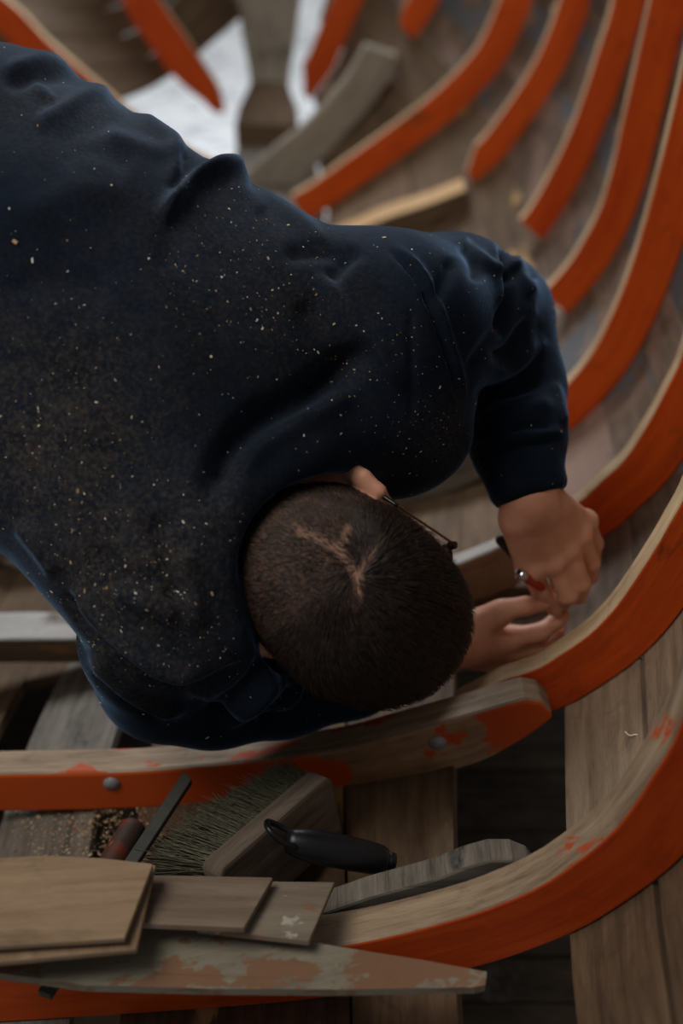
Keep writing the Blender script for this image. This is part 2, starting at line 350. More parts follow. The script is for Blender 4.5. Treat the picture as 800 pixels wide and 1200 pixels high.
box_loft('stem_knee', [[(-.2-w, Y, z), (-.2+w, Y, z), (-.2+w, Y, z-h), (-.2-w, Y, z-h)] for Y, z, w, h in [(3.24, .43, .085, .06), (3.32, .455, .08, .07), (3.42, .50, .05, .08)]], [M_board], 'brown knee block at the stem')
box_loft('keelson', [[(-.2-w, Y, z), (-.2+w, Y, z), (-.2+w, Y, z-h), (-.2-w, Y, z-h)] for Y, z, w, h in [(2.6, .30, .08, .04), (2.9, .32, .085, .04), (3.1, .345, .09, .04), (3.3, .385, .08, .04)]], [M_grey])
# ------------------------------------------------------------------ setting
M_floor = wood('worn_floor_boards', srgb(104, 86, 68), srgb(50, 40, 32), [(srgb(140, 130, 112), 3., .62, .68, (1, 2), 2.)], .8, .85, 9., .5)
def floor_mesh():
    V = []; F = []; UV = []; y = -.2; i = 0
    while y < 3.4:
        w = .055+.012*math.sin(i*2.3); g = .004
        b = len(V); z = -.0015*(i % 3)
        for (yy, zz) in ((y+g, -.03), (y+g, z), (y+w, z), (y+w, -.03)):
            V += [(-2.2, yy, zz), (2.2, yy, zz)]
        for k in range(3):
            F.append((b+2*k, b+2*k+1, b+2*k+3, b+2*k+2)); v0, v1 = y+w*k/3, y+w*(k+1)/3
            UV += [(0+i*5, v0), (4.4+i*5, v0), (4.4+i*5, v1), (0+i*5, v1)]
        y += w; i += 1
    return mesh_np('floor', V, F, UV)
link('floor', floor_mesh(), [M_floor], kind='structure', label='worn wooden floor boards under the boat hull')
m, nt, b = mat('pale_rough_ground'); tc = nt.nodes.new('ShaderNodeTexCoord')
n1 = noise(nt, tc.outputs['Object'], 3., 8, .65); n2 = noise(nt, tc.outputs['Object'], 22., 5, .6)
c = mixc(nt, ramp(nt, n1, .35, .65), srgb(216, 216, 218), srgb(246, 246, 246)); c = mixc(nt, ramp(nt, n2, .52, .66), c, srgb(150, 152, 158))
nt.links.new(c, b.inputs['Base Color']); b.inputs['Roughness'].default_value = .9; bump(nt, b, n2, .6, .02)
link('ground', mesh_np('ground', [(-9, 3.4, -.03), (9, 3.4, -.03), (9, 26, -.03), (-9, 26, -.03), (-9, -6, -.05), (9, -6, -.05), (9, 3.4, -.05), (-9, 3.4, -.05)], [(0, 1, 2, 3), (4, 5, 6, 7)]), [m], kind='structure', label='pale bright ground outside beyond the bow')
# ------------------------------------------------------------------ light
w = bpy.data.worlds.new('world'); scn.world = w; w.use_nodes = True; nt = w.node_tree
for n in list(nt.nodes): nt.nodes.remove(n)
out = nt.nodes.new('ShaderNodeOutputWorld'); bg = nt.nodes.new('ShaderNodeBackground'); nt.links.new(bg.outputs[0], out.inputs[0])
bg.inputs[0].default_value = (.84, .92, 1.0, 1); bg.inputs[1].default_value = .12
def area(name, loc, target, sx, sy, power, col):
    l = bpy.data.lights.new(name, 'AREA'); l.shape = 'RECTANGLE'; l.size = sx; l.size_y = sy; l.energy = power; l.color = col
    o = bpy.data.objects.new(name, l); COL.objects.link(o); o.location = loc
    o.rotation_euler = (Vector(target)-Vector(loc)).to_track_quat('-Z', 'Y').to_euler(); return o
area('skylight', (-.3, 4.4, 3.1), (0, 1.2, .6), 2.4, 1.4, 105, (.88, .94, 1.0))
area('overhead_fill', (-1.2, .35, 3.0), (.3, 1.0, .5), 1.6, 1.2, 36, (1, .96, .9))  # added fill from high on the left to brighten frame faces and hull
area('ground_fill', (0, 8, 5), (-.3, 6, 0), 5, 3, 190, (.95, .98, 1.0))  # added area light, only brightens the ground past the bow; no lamp stands there
vs = scn.view_settings; vs.view_transform = 'Standard'; vs.look = 'None'; vs.gamma = 1; vs.exposure = 0; vs.use_curve_mapping = False
scn.display_settings.display_device = 'sRGB'
scn.cycles.use_denoising = True
# ------------------------------------------------------------------ person
f4 = np.float32
def cone(P, a, b, ra, rb):
    a = np.asarray(a, f4); b = np.asarray(b, f4); ab = b-a; L = max(float(ab@ab), 1e-9)
    t = np.clip(((P-a)@ab)/L, 0, 1)
    return np.sqrt(((P-a-t[..., None]*ab)**2).sum(-1))-(f4(ra)+t*f4(rb-ra))
def ell(P, c, r, M=None):
    q = P-np.asarray(c, f4)
    if M is not None: q = q@np.asarray(M, f4).T
    r = np.asarray(r, f4); k0 = np.sqrt(((q/r)**2).sum(-1)); k1 = np.sqrt(((q/(r*r))**2).sum(-1))+1e-9
    return k0*(k0-1)/k1
def smin(a, b, k):
    h = np.clip(.5+.5*(b-a)/k, 0, 1); return b*(1-h)+a*h-k*h*(1-h)
def smax(a, b, k): return -smin(-a, -b, k)
def chain(P, pts, k=.0):
    d = None
    for (a, ra), (b, rb) in zip(pts[:-1], pts[1:]):
        e = cone(P, a, b, ra, rb); d = e if d is None else (smin(d, e, k) if k else np.minimum(d, e))
    return d
def nets(fn, lo, hi, h):
    lo = np.asarray(lo, float); hi = np.asarray(hi, float); n = np.ceil((hi-lo)/h).astype(int)+1
    ax = [lo[i]+h*np.arange(n[i]) for i in range(3)]
    F = np.empty(n, f4)
    for i0 in range(0, n[0], 24):
        X, Y, Z = np.meshgrid(ax[0][i0:i0+24], ax[1], ax[2], indexing='ij'); F[i0:i0+24] = fn(np.stack([X, Y, Z], -1).astype(f4))
    S = F < 0; cs = [(i, j, k) for i in (0, 1) for j in (0, 1) for k in (0, 1)]
    sl = lambda A, c: A[c[0]:n[0]-1+c[0], c[1]:n[1]-1+c[1], c[2]:n[2]-1+c[2]]
    cnt = sum(sl(S, c).astype(np.int8) for c in cs); act = (cnt > 0) & (cnt < 8)
    idx = np.argwhere(act); fv = {c: F[idx[:, 0]+c[0], idx[:, 1]+c[1], idx[:, 2]+c[2]] for c in cs}
    acc = np.zeros((len(idx), 3)); num = np.zeros(len(idx))
    for a in cs:
        for d in range(3):
            if a[d]: continue
            b = list(a); b[d] = 1; b = tuple(b); m = (fv[a] < 0) != (fv[b] < 0)
            t = fv[a]/np.where(m, fv[a]-fv[b], 1); p = np.tile(np.array(a, float), (len(idx), 1)); p[:, d] += t
            acc[m] += p[m]; num[m] += 1
    V = lo+h*(idx+acc/num[:, None]); ID = np.full(act.shape, -1, np.int64); ID[act] = np.arange(len(idx)); Q = []
    for d in range(3):
        o = [x for x in range(3) if x != d]; s0 = [slice(1, n[x]-1) for x in range(3)]; s0[d] = slice(0, n[d]-1); s1 = list(s0); s1[d] = slice(1, n[d])
        A, B = S[tuple(s0)], S[tuple(s1)]; m = A != B; w = np.argwhere(m)+[1 if x != d else 0 for x in range(3)]
        fl = A[m]
        def c(da, db): q = w.copy(); q[:, o[0]] -= da; q[:, o[1]] -= db; return ID[q[:, 0], q[:, 1], q[:, 2]]
        f = np.stack([c(1, 1), c(0, 1), c(0, 0), c(1, 0)], 1)
        if d == 1: f = f[:, ::-1]
        f[~fl] = f[~fl][:, ::-1]; Q.append(f)
    Q = np.vstack(Q); return V, Q[(Q >= 0).all(1)]
def relax(V, Q, it=2, lam=.5):
    E = np.vstack([Q[:, [0, 1]], Q[:, [1, 2]], Q[:, [2, 3]], Q[:, [3, 0]]]); E = np.vstack([E, E[:, ::-1]])
    deg = np.bincount(E[:, 0], minlength=len(V))[:, None]
    for _ in range(it):
        A = np.stack([np.bincount(E[:, 0], V[E[:, 1], a], len(V)) for a in range(3)], 1); V = V+lam*(A/np.maximum(deg, 1)-V)
    return V
def normals(V, Q):
    n = np.cross(V[Q[:, 2]]-V[Q[:, 0]], V[Q[:, 3]]-V[Q[:, 1]]); N = np.zeros_like(V)
    for k in range(4):
        for a in range(3): N[:, a] += np.bincount(Q[:, k], n[:, a], len(V))
    return N/(np.linalg.norm(N, axis=1)[:, None]+1e-12)
def qmesh(name, V, Q):
    me = bpy.data.meshes.new(name); me.vertices.add(len(V)); me.vertices.foreach_set('co', V.astype(f4).ravel())
    me.loops.add(len(Q)*4); me.loops.foreach_set('vertex_index', Q.astype(np.int32).ravel()); me.polygons.add(len(Q))
    me.polygons.foreach_set('loop_start', np.arange(0, len(Q)*4, 4, dtype=np.int32)); me.update(calc_edges=True); me.validate()
    me.polygons.foreach_set('use_smooth', [True]*len(me.polygons)); return me
def attr(me, name, vals):
    a = me.attributes.new(name, 'FLOAT', 'POINT'); a.data.foreach_set('value', np.asarray(vals, f4))

# ---- head frame
HC = W(405, 689, 1.03)
c25, s25 = math.cos(math.radians(24)), math.sin(math.radians(24))
imF = np.array([.805, -.593])
FH = s25*F3+c25*(imF[0]*R3+imF[1]*U3); UH = -c25*F3+s25*(imF[0]*R3+imF[1]*U3); LH = np.cross(UH, FH)
rl = math.radians(2); LH, UH = LH*math.cos(rl)-F3*0+UH*math.sin(rl), UH*math.cos(rl)-LH*math.sin(rl)
HM = np.stack([FH, LH, UH])
def hp(f, l, u): return HC+f*FH+l*LH+u*UH
def head_local(P): return (P-HC.astype(f4))@HM.T.astype(f4)
def skull(q):
    s = np.stack([q[..., 0], np.abs(q[..., 1]), q[..., 2]], -1)
    d = ell(q, (-.012, 0, .012), (.100, .078, .084))
    d = smin(d, ell(q, (.032, 0, .0), (.066, .064, .078)), .03)                  # brow and face
    return d, s
def head_sdf(P):
    q = head_local(P); d, s = skull(q)
    d = smin(d, cone(s, (.03, .028, -.055), (.062, .012, -.098), .034, .022), .03)   # jaw to chin
    d = smin(d, ell(s, (.058, .036, -.035), (.026, .024, .022)), .02)               # cheek
    d = smin(d, cone(s, (.094, .0, -.012), (.116, .0, -.044), .007, .012), .012)    # nose
    d = smin(d, ell(s, (.108, .011, -.047), (.010, .008, .007)), .006)
    d = smax(d, -ell(s, (.104, .033, -.014), (.018, .017, .012)), .012)              # eye sockets
    d = smin(d, ell(s, (.082, .032, -.014), (.013, .014, .011)), .004)               # eyeballs under lids
    d = smin(d, cone(s, (.095, .0, -.068), (.084, .022, -.069), .008, .004), .006)   # lips
    d = smin(d, cone(s, (.093, .0, -.078), (.084, .02, -.076), .008, .004), .006)
    er = lambda a, b, c: (a-.033, b-.004, c+.002)                                   # ears: rim, shell, lobe
    rim = [(er(.010, .078, -.018), .004), (er(.010, .084, .008), .005), (er(-.006, .088, .017), .0058), (er(-.022, .090, .010), .006), (er(-.030, .090, -.010), .0052), (er(-.020, .087, -.032), .0045), (er(-.004, .082, -.042), .0065), (er(.004, .077, -.036), .005)]
    d2 = smin(chain(s, rim, .003), ell(s, er(-.010, .083, -.010), (.020, .006, .028)), .005)
    return smin(d, d2, .006)
NECK = [(HC+(-.035)*FH+(-.06)*UH, .058), (W(330, 572, 1.06), .060), (W(285, 520, 1.09), .07)]
# ---- arms and hands
LSH, LEL, LWR = W(450, 392, 1.07), W(575, 372, 1.285), W(620, 577, 1.145)
RSH, REL, RWR = W(205, 690, 1.02), W(196, 786, 1.125), W(532, 752, 1.235)
def hand_sdf(P, wr, fore, pal, fingers, k=.008):
    d = smin(cone(P, fore, wr, .033, .0265), cone(P, wr, wr+(pal[1][0][0]-wr)*.5, .0265, .026), .012)
    for (b, rb), (m, rm) in pal: d = smin(smin(d, cone(P, b, m, rb, rm-.0015), .010), np.sqrt(((P-np.asarray(m, f4))**2).sum(-1))-f4(rm+.0012), .006)
    for fg in fingers: d = smin(d, chain(P, fg, .003), k*.6)
    return d
def fg(pts, r): return [(np.asarray(p), q) for p, q in zip(pts, r)]
# left hand (palm down, knuckles to the right, grips the pen)
lw = LWR
LM = dict(i=W(648, 657, 1.188), m=W(664, 642, 1.185), r=W(678, 626, 1.192), p=W(686, 611, 1.207))
LB = dict(i=W(607, 606, 1.15), m=W(622, 600, 1.147), r=W(637, 596, 1.15), p=W(648, 590, 1.16))
L_pal = [((LB[q], .0165), (LM[q], rr)) for q, rr in zip('imrp', (.0125, .0125, .012, .0115))]
L_pal.append(((W(605, 612, 1.155), .016), (W(622, 664, 1.19), .015)))       # thumb mound
L_f = [fg([LM['i'], W(665, 698, 1.208), W(660, 705, 1.236), W(651, 703, 1.252)], (.0115, .0100, .0085, .0072)),
       fg([LM['m'], W(681, 684, 1.205), W(678, 698, 1.235), W(665, 700, 1.252)], (.0115, .0098, .0086, .0076)),
       fg([LM['r'], W(692, 660, 1.215), W(691, 675, 1.245), W(678, 684, 1.262)], (.011, .0094, .0084, .0074)),
       fg([LM['p'], W(697, 637, 1.232), W(695, 654, 1.256), W(684, 664, 1.272)], (.0095, .0084, .0075, .0066)),
       fg([W(608, 622, 1.165), W(619, 664, 1.195), W(634, 693, 1.212), W(650, 714, 1.228)], (.015, .0115, .0098, .0078))]
def left_hand(P): return hand_sdf(P, lw, LEL*.35+lw*.65, L_pal, L_f)
rw = RWR
RM = dict(i=W(599, 748, 1.243), m=W(601, 762, 1.256), r=W(596, 772, 1.274), p=W(586, 779, 1.29))
L0 = W(548, 741, 1.235)
RB = dict(i=W(556, 742, 1.236), m=W(556, 752, 1.24), r=W(554, 760, 1.25), p=W(550, 766, 1.262))
R_pal = [((RB[q], .017), (RM[q], rr)) for q, rr in zip('imrp', (.0125, .0125, .012, .011))]
R_pal.append(((W(552, 735, 1.232), .016), (W(585, 720, 1.222), .0125)))
R_f = [fg([RM['i'], W(634, 741, 1.236), W(650, 729, 1.24), W(660, 722, 1.246)], (.0118, .0098, .0085, .0072)),
       fg([RM['m'], W(637, 756, 1.252), W(651, 743, 1.26), W(655, 732, 1.267)], (.0115, .0098, .0086, .0074)),
       fg([RM['r'], W(628, 768, 1.28), W(640, 755, 1.29), W(637, 744, 1.293)], (.011, .0095, .0084, .0074)),
       fg([RM['p'], W(610, 776, 1.297), W(620, 764, 1.302), W(617, 754, 1.302)], (.0095, .0084, .0075, .0066)),
       fg([W(560, 731, 1.232), W(588, 715, 1.214), W(616, 710, 1.21), W(637, 708, 1.218)], (.0155, .0112, .0098, .0075))]
def right_hand(P): return hand_sdf(P, rw, REL*.3+rw*.7, R_pal, R_f)
# ---- body under the clothes
PEL = W(-250, 300, 1.13); CHT = W(180, 480, 1.12)
KN = [(-.66, .98, .475), (-.66, 1.24, .455)]; FT = [(-.99, 1.0, .57), (-.98, 1.26, .55)]
def body_sdf(P):
    d = cone(P, PEL, CHT, .10, .115)
    d = smin(d, cone(P, CHT, W(300, 480, 1.10), .11, .07), .06)
    d = smin(d, cone(P, W(300, 470, 1.10), LSH, .06, .048), .05); d = smin(d, cone(P, W(250, 560, 1.07), RSH, .06, .046), .05)
    d = smin(d, chain(P, NECK), .04)
    d = smin(d, chain(P, [(LSH, .048), (LEL, .04), (LWR, .0275)]), .02); d = smin(d, chain(P, [(RSH, .046), (REL, .038), (RWR, .0275)]), .02)
    for hx, kn, ft in ((-.07, KN[0], FT[0]), (.08, KN[1], FT[1])):
        hip = PEL+np.array([-.02, hx, -.06]); d = smin(d, chain(P, [(hip, .085), (np.array(kn)+[0, 0, .01], .055), (np.array(ft)+[0, 0, .02], .038)]), .03)
        d = smin(d, cone(P, np.array(ft)+[0, 0, .0], np.array(ft)+[-.12, 0, -.02], .034, .026), .02)
    return d
vs_, qs_, nv = [], [], 0
def addm(V, Q):
    global nv
    vs_.append(V); qs_.append(Q+nv); nv += len(V)
V, Q = nets(body_sdf, (-1.3, .60, .34), (.26, 1.40, 1.06), .010); addm(relax(V, Q, 2), Q)
V, Q = nets(lambda P: smin(head_sdf(P), cone(P, NECK[0][0], NECK[1][0], .056, .056), .03), HC-.17, HC+.17, .0026); addm(relax(V, Q, 1), Q)
def bnd(pts, m): A = np.array(pts); return A.min(0)-m, A.max(0)+m
lo, hi = bnd([lw]+[p for f in L_f for p, _ in f]+[LEL*.2+lw*.8], .03)
V, Q = nets(left_hand, lo, hi, .0016); addm(relax(V, Q, 2), Q)
lo, hi = bnd([rw]+[p for f in R_f for p, _ in f]+[REL*.2+rw*.8], .03)
V, Q = nets(right_hand, lo, hi, .0016); addm(relax(V, Q, 2), Q)
BV, BQ = np.vstack(vs_), np.vstack(qs_)

m, nt, b = mat('skin'); tc = nt.nodes.new('ShaderNodeTexCoord')
n1 = noise(nt, tc.outputs['Object'], 28, 5, .6); n2 = noise(nt, tc.outputs['Object'], 420, 3, .6); n3 = noise(nt, tc.outputs['Object'], 90, 4, .6)
c = mixc(nt, ramp(nt, n1, .35, .65), srgb(210, 146, 118), srgb(228, 170, 140)); c = mixc(nt, ramp(nt, n1, .55, .8, 0, .6), c, srgb(210, 116, 92))
nt.links.new(c, b.inputs['Base Color']); b.inputs['Roughness'].default_value = .5; b.inputs['Subsurface Weight'].default_value = .25
b.inputs['Subsurface Radius'].default_value = (.008, .003, .002); b.inputs['Subsurface Scale'].default_value = .6; b.inputs['Specular IOR Level'].default_value = .35
bump(nt, b, mth(nt, 'ADD', n3, mth(nt, 'MULTIPLY', n2, .4)), .25, .0012); M_skin = m
person = link('person', qmesh('person', BV, BQ), [M_skin], label='person in a dusty navy sweatshirt bent over inside the boat marking the hull', cat='person')

# ---- sweatshirt
SL = [(LSH, .092), (W(528, 372, 1.17), .080), (LEL, .066), (W(597, 455, 1.235), .057), (W(606, 512, 1.172), .0475), (W(607, 528, 1.16), .045)]
CUFL = [(W(607, 534, 1.152), .041), (W(625, 592, 1.146), .0375)]
SR = [(RSH, .088), (W(186, 745, 1.075), .070), (REL, .066), (W(250, 800, 1.145), .062), (W(330, 798, 1.175), .055), (W(410, 785, 1.2), .048), (W(470, 770, 1.215), .041)]
CUFR = [(W(474, 768, 1.217), .039), (W(510, 757, 1.228), .035)]
CL_ = W(622, 585, 1.147); CR_ = W(508, 757, 1.226); AL_ = (CUFL[1][0]-CUFL[0][0])/np.linalg.norm(CUFL[1][0]-CUFL[0][0])
def shirt_sdf(P):
    L = chain(P, [(W(-330, 150, 1.16), .13), (W(0, 222, 1.10), .127), (W(150, 305, 1.085), .113), (W(330, 392, 1.075), .104), (LSH, .086)])
    R = chain(P, [(W(-330, 380, 1.10), .13), (W(0, 448, 1.06), .118), (W(120, 545, 1.04), .113), (W(195, 650, 1.02), .10), (RSH, .086)])
    C = chain(P, [(W(-330, 260, 1.09), .15), (W(60, 350, 1.055), .145), (W(210, 450, 1.055), .13), (W(290, 510, 1.06), .095)])
    d = smin(smin(L, R, .05), C, .05)
    d = smin(d, chain(P, [(W(400, 430, 1.06), .07), (W(462, 470, 1.085), .068), (W(476, 505, 1.095), .058)]), .03)   # chest front below the shoulder
    d = smin(d, chain(P, [(W(370, 490, 1.09), .055), (W(440, 520, 1.12), .05), (W(478, 530, 1.15), .035)]), .03)
    col = chain(P, [(W(505, 500, 1.10), .028), (W(440, 500, 1.045), .034), (W(352, 518, .99), .036), (W(272, 572, .975), .038), (W(236, 655, .98), .038), (W(248, 732, .99), .041), (W(284, 780, 1.02), .038), (W(320, 800, 1.06), .03)], .01)
    d = smin(d, col, .03)
    # hollow for the head and neck
    q = (P-HC.astype(f4))@HM.T.astype(f4)
    sk, s2 = skull(q); d = smax(d, -(sk-.010), .008)
    d = smax(d, -cone(P, HC+(-.02)*FH+(-.05)*UH, NECK[1][0], .070, .060), .01)
    d = smax(d, -cone(s2, (.0, .02, -.04), (.06, .01, -.10), .06, .045), .01)
    d = smax(d, -(cone(s2, (-.022, .075, -.03), (-.022, .085, .012), .012, .012)), .006)
    d = smin(d, chain(P, SL, .012), .022)
    sr = chain(P, SR, .012); d = smin(d, sr, .006)
    def cuff(C, cut, wr):
        ax = (C[1][0]-C[0][0])/np.linalg.norm(C[1][0]-C[0][0]); e = chain(P, C)
        e = smax(e, (P-np.asarray(cut, f4))@ax.astype(f4), .004)
        return e
    d = smin(d, cuff(CUFL, CL_, .034), .003); d = smin(d, cuff(CUFR, CR_, .032), .003)
    return d
def subdiv(V, Q):
    E = np.sort(np.vstack([Q[:, [0, 1]], Q[:, [1, 2]], Q[:, [2, 3]], Q[:, [3, 0]]]), 1); U, inv = np.unique(E, axis=0, return_inverse=True); inv = inv.reshape(4, -1)+len(V)
    fc = len(V)+len(U)+np.arange(len(Q)); V2 = np.vstack([V, V[U].mean(1), V[Q].mean(1)])
    return V2, np.vstack([np.stack([Q[:, k], inv[k], fc, inv[k-1]], 1) for k in range(4)])
V, Q = nets(shirt_sdf, (-.75, .55, .40), (.32, 1.42, 1.20), .006)
V = relax(V, Q, 3); V, Q = subdiv(V, Q); V = relax(V, Q, 2); N = normals(V, Q)
# cloth folds: (line, height, half width px, one-sided?)
FOLDS = [
 ([(452, 288), (478, 312), (500, 345), (519, 400), (532, 440), (539, 475)], -.004, 3.5),
 ([(459, 286), (486, 310), (508, 345), (526, 400), (538, 440), (544, 470)], .003, 5),
 ([(481, 350), (482, 420), (482, 500)], -.002, 4),
 ([(245, 600), (252, 560), (275, 522), (310, 490), (370, 455), (440, 400)], -.013, 17),
 ([(268, 560), (300, 520), (350, 490), (420, 450)], .006, 16),
 ([(370, 320), (395, 350), (420, 385), (450, 420), (475, 460)], .0045, 9),
 ([(350, 350), (380, 390), (410, 430)], -.004, 14),
 ([(0, 84), (25, 76), (55, 68), (90, 75), (120, 95)], .006, 9),
 ([(0, 99), (40, 93), (80, 90), (110, 102)], -.006, 10),
 ([(38, 92), (52, 110), (64, 124)], .005, 7),
 ([(40, 150), (75, 128), (105, 110), (140, 108)], .007, 10), ([(60, 170), (100, 150), (140, 140), (165, 150)], -.004, 14),
 ([(120, 150), (150, 165), (180, 175), (215, 178)], .004, 10),
 ([(158, 128), (185, 150), (203, 165), (208, 195), (206, 220)], .008, 9), ([(216, 175), (214, 200), (208, 225)], -.006, 8),
 ([(185, 262), (205, 236), (222, 214), (245, 203), (275, 203), (295, 214)], .010, 9), ([(200, 230), (222, 204), (245, 190)], -.007, 9),
 ([(195, 255), (205, 268), (192, 320)], -.004, 16),
 ([(265, 215), (290, 228), (310, 250)], .004, 9),
 ([(300, 220), (335, 245), (360, 265), (385, 290)], .004, 9),
 ([(330, 300), (370, 295), (410, 300)], -.003, 10),
 ([(420, 290), (400, 310), (385, 330)], -.004, 9),
 ([(535, 278), (560, 300), (580, 315), (590, 312)], .005, 6), ([(540, 285), (555, 305), (560, 330)], -.005, 7),
 ([(583, 283), (590, 310), (594, 350), (588, 400)], -.006, 5), ([(578, 283), (586, 320), (588, 360)], .003, 5),
 ([(600, 300), (617, 325), (622, 350)], .005, 6), ([(592, 330), (610, 315), (625, 330)], -.004, 6),
 ([(630, 372), (615, 385), (598, 410), (575, 420)], -.007, 8), ([(640, 395), (622, 410), (600, 428), (570, 440)], .006, 9),
 ([(545, 440), (565, 410), (585, 380), (590, 350)], -.004, 8), ([(500, 360), (520, 330), (530, 300)], -.003, 9),
 ([(640, 440), (620, 450), (585, 460), (555, 465)], -.007, 8), ([(650, 470), (625, 478), (590, 485), (560, 495)], .005, 9), ([(648, 500), (620, 497), (590, 505)], -.004, 7),
 ([(550, 543), (575, 531), (605, 523), (640, 517), (660, 512)], -.006, 4), ([(548, 534), (575, 522), (605, 514), (640, 508), (660, 502)], .005, 7),
 ([(646, 448), (655, 470), (660, 500)], .004, 6),
 ([(75, 690), (100, 730), (135, 765), (175, 795), (215, 806), (255, 800), (290, 775)], -.010, 7),
 ([(85, 680), (115, 722), (150, 755), (185, 782), (220, 790), (250, 784)], .006, 11),
 ([(105, 760), (140, 800), (185, 828), (220, 832)], .006, 7), ([(110, 785), (150, 822), (190, 845)], -.005, 7),
 ([(240, 835), (275, 815), (300, 790), (310, 765)], -.006, 7), ([(260, 850), (300, 825), (325, 795)], .005, 8), ([(300, 850), (335, 825), (350, 800)], -.006, 7),
 ([(130, 690), (165, 705), (210, 725)], .004, 10), ([(100, 640), (140, 670), (190, 690)], -.003, 14),
 ([(20, 610), (45, 640), (70, 675)], .004, 10),
 ([(0, 350), (60, 330), (140, 345)], -.003, 22), ([(20, 260), (90, 225), (160, 230)], .004, 20), ([(60, 190), (110, 175), (160, 195)], -.003, 14),
 ([(180, 600), (200, 650), (215, 710)], -.005, 18), ([(215, 640), (222, 690), (235, 740)], .004, 12),
]
pp = proj(V); face = np.clip((-(N@F3)+.25)*2, 0, 1)
disp = np.zeros(len(V))
for line, amp, wd in FOLDS:
    l = smooth_curve(np.array(line, float), 20); best = np.full(len(V), 1e9); tt = np.zeros(len(V))
    near = (pp[:, 0] > l[:, 0].min()-4*wd) & (pp[:, 0] < l[:, 0].max()+4*wd) & (pp[:, 1] > l[:, 1].min()-4*wd) & (pp[:, 1] < l[:, 1].max()+4*wd)
    q = pp[near, :2]; bb = np.full(len(q), 1e9); tb = np.zeros(len(q))
    for i in range(19):
        e = l[i+1]-l[i]; t = np.clip(((q-l[i])@e)/(e@e+1e-9), 0, 1); dd = np.linalg.norm(q-l[i]-t[:, None]*e, axis=1); k = dd < bb
        bb[k] = dd[k]; tb[k] = (i+t[k])/19
    disp[near] += (.8 if line[0][1] < 262 and line[0][0] < 420 else 1.25 if line[0][0] > 530 else 1.7)*amp*np.exp(-(bb/wd)**2)*np.clip(np.minimum(tb, 1-tb)*6, .0, 1)
V = V+N*(disp*face)[:, None]
V = relax(V, Q, 1, .4)
me = qmesh('sweatshirt', V, Q)
pq = proj(V)
m, nt, b = mat('navy_fleece'); tc = nt.nodes.new('ShaderNodeTexCoord'); O = tc.outputs['Object']
n1 = noise(nt, O, 14, 4, .6); n2 = noise(nt, O, 700, 3, .7); n3 = noise(nt, O, 260, 4, .75); n4 = noise(nt, O, 55, 5, .65)
c = mixc(nt, ramp(nt, n1, .35, .7), srgb(13, 20, 29), srgb(23, 33, 47))
c = mixc(nt, ramp(nt, n2, .55, .75, 0, .35), c, srgb(40, 48, 62))
def blob(centre, rad, soft=1.):
    g = nt.nodes.new('ShaderNodeVectorMath'); g.operation = 'DISTANCE'; nt.links.new(O, g.inputs[0]); g.inputs[1].default_value = tuple(centre)
    return ramp(nt, g.outputs['Value'], rad, rad*.2, 0, soft)
dust = blob(W(60, 520, .96), .17, .85)
for cc, rr, k in ((W(150, 660, .93), .15, .8), (W(140, 760, .96), .12, .7), (W(250, 330, .98), .18, .35), (W(500, 500, 1.05), .07, .6), (W(330, 380, .98), .14, .35), (W(90, 140, 1.0), .13, .3)): dust = mth(nt, 'MAXIMUM', dust, blob(cc, rr, k))
dk = mth(nt, 'MULTIPLY', dust, mth(nt, 'ADD', ramp(nt, n4, .40, .72, .06, .38), ramp(nt, n3, .44, .68, 0, .8)))
c = mixc(nt, mth(nt, 'MULTIPLY', dk, .62), c, srgb(104, 93, 82))
nt.links.new(c, b.inputs['Base Color']); b.inputs['Roughness'].default_value = .95; b.inputs['Specular IOR Level'].default_value = .1
b.inputs['Sheen Weight'].default_value = .62; b.inputs['Sheen Roughness'].default_value = .28; b.inputs['Sheen Tint'].default_value = srgb(128, 162, 200)
bump(nt, b, mth(nt, 'ADD', mth(nt, 'MULTIPLY', n3, .6), mth(nt, 'ADD', n4, mth(nt, 'MULTIPLY', n2, .5))), .35, .0016)
shirt = link('sweatshirt', me, [m], person, label='navy fleece sweatshirt dusted with sawdust')
SV, SQ, SN = V, Q, normals(V, Q)
# ---- trousers and shoes (beyond the frame)
def trousers(P):
    d = ell(P, PEL+np.array([-.03, 0, -.02]), (.16, .19, .15))
    for hx, kn, ft in ((-.08, KN[0], FT[0]), (.09, KN[1], FT[1])):
        hip = PEL+np.array([-.02, hx, -.07]); d = smin(d, chain(P, [(hip, .105), (np.array(kn)+[0, 0, .02], .072), (np.array(ft)+[.03, 0, .03], .055)]), .04)
    return d
V, Q = nets(trousers, (-1.32, .60, .32), (-.2, 1.45, 1.12), .011)
link('trousers', qmesh('trousers', relax(V, Q, 3), Q), [plain('dark_work_cloth', srgb(52, 52, 56), .9, 0, 120, .3, .1)], person, label='dark work trousers')
for ft in FT:
    f = np.array(ft); V, Q = nets(lambda P: smin(cone(P, f+[-.02, 0, .02], f+[-.09, 0, -.005], .05, .042), cone(P, f+[-.09, 0, -.005], f+[-.16, 0, -.06], .042, .034), .03), f-.3, f+.2, .008)
    link('shoe', qmesh('shoe', relax(V, Q, 2), Q), [plain('shoe_leather', srgb(46, 38, 32), .7, 0, 60, .2, .3)], person)
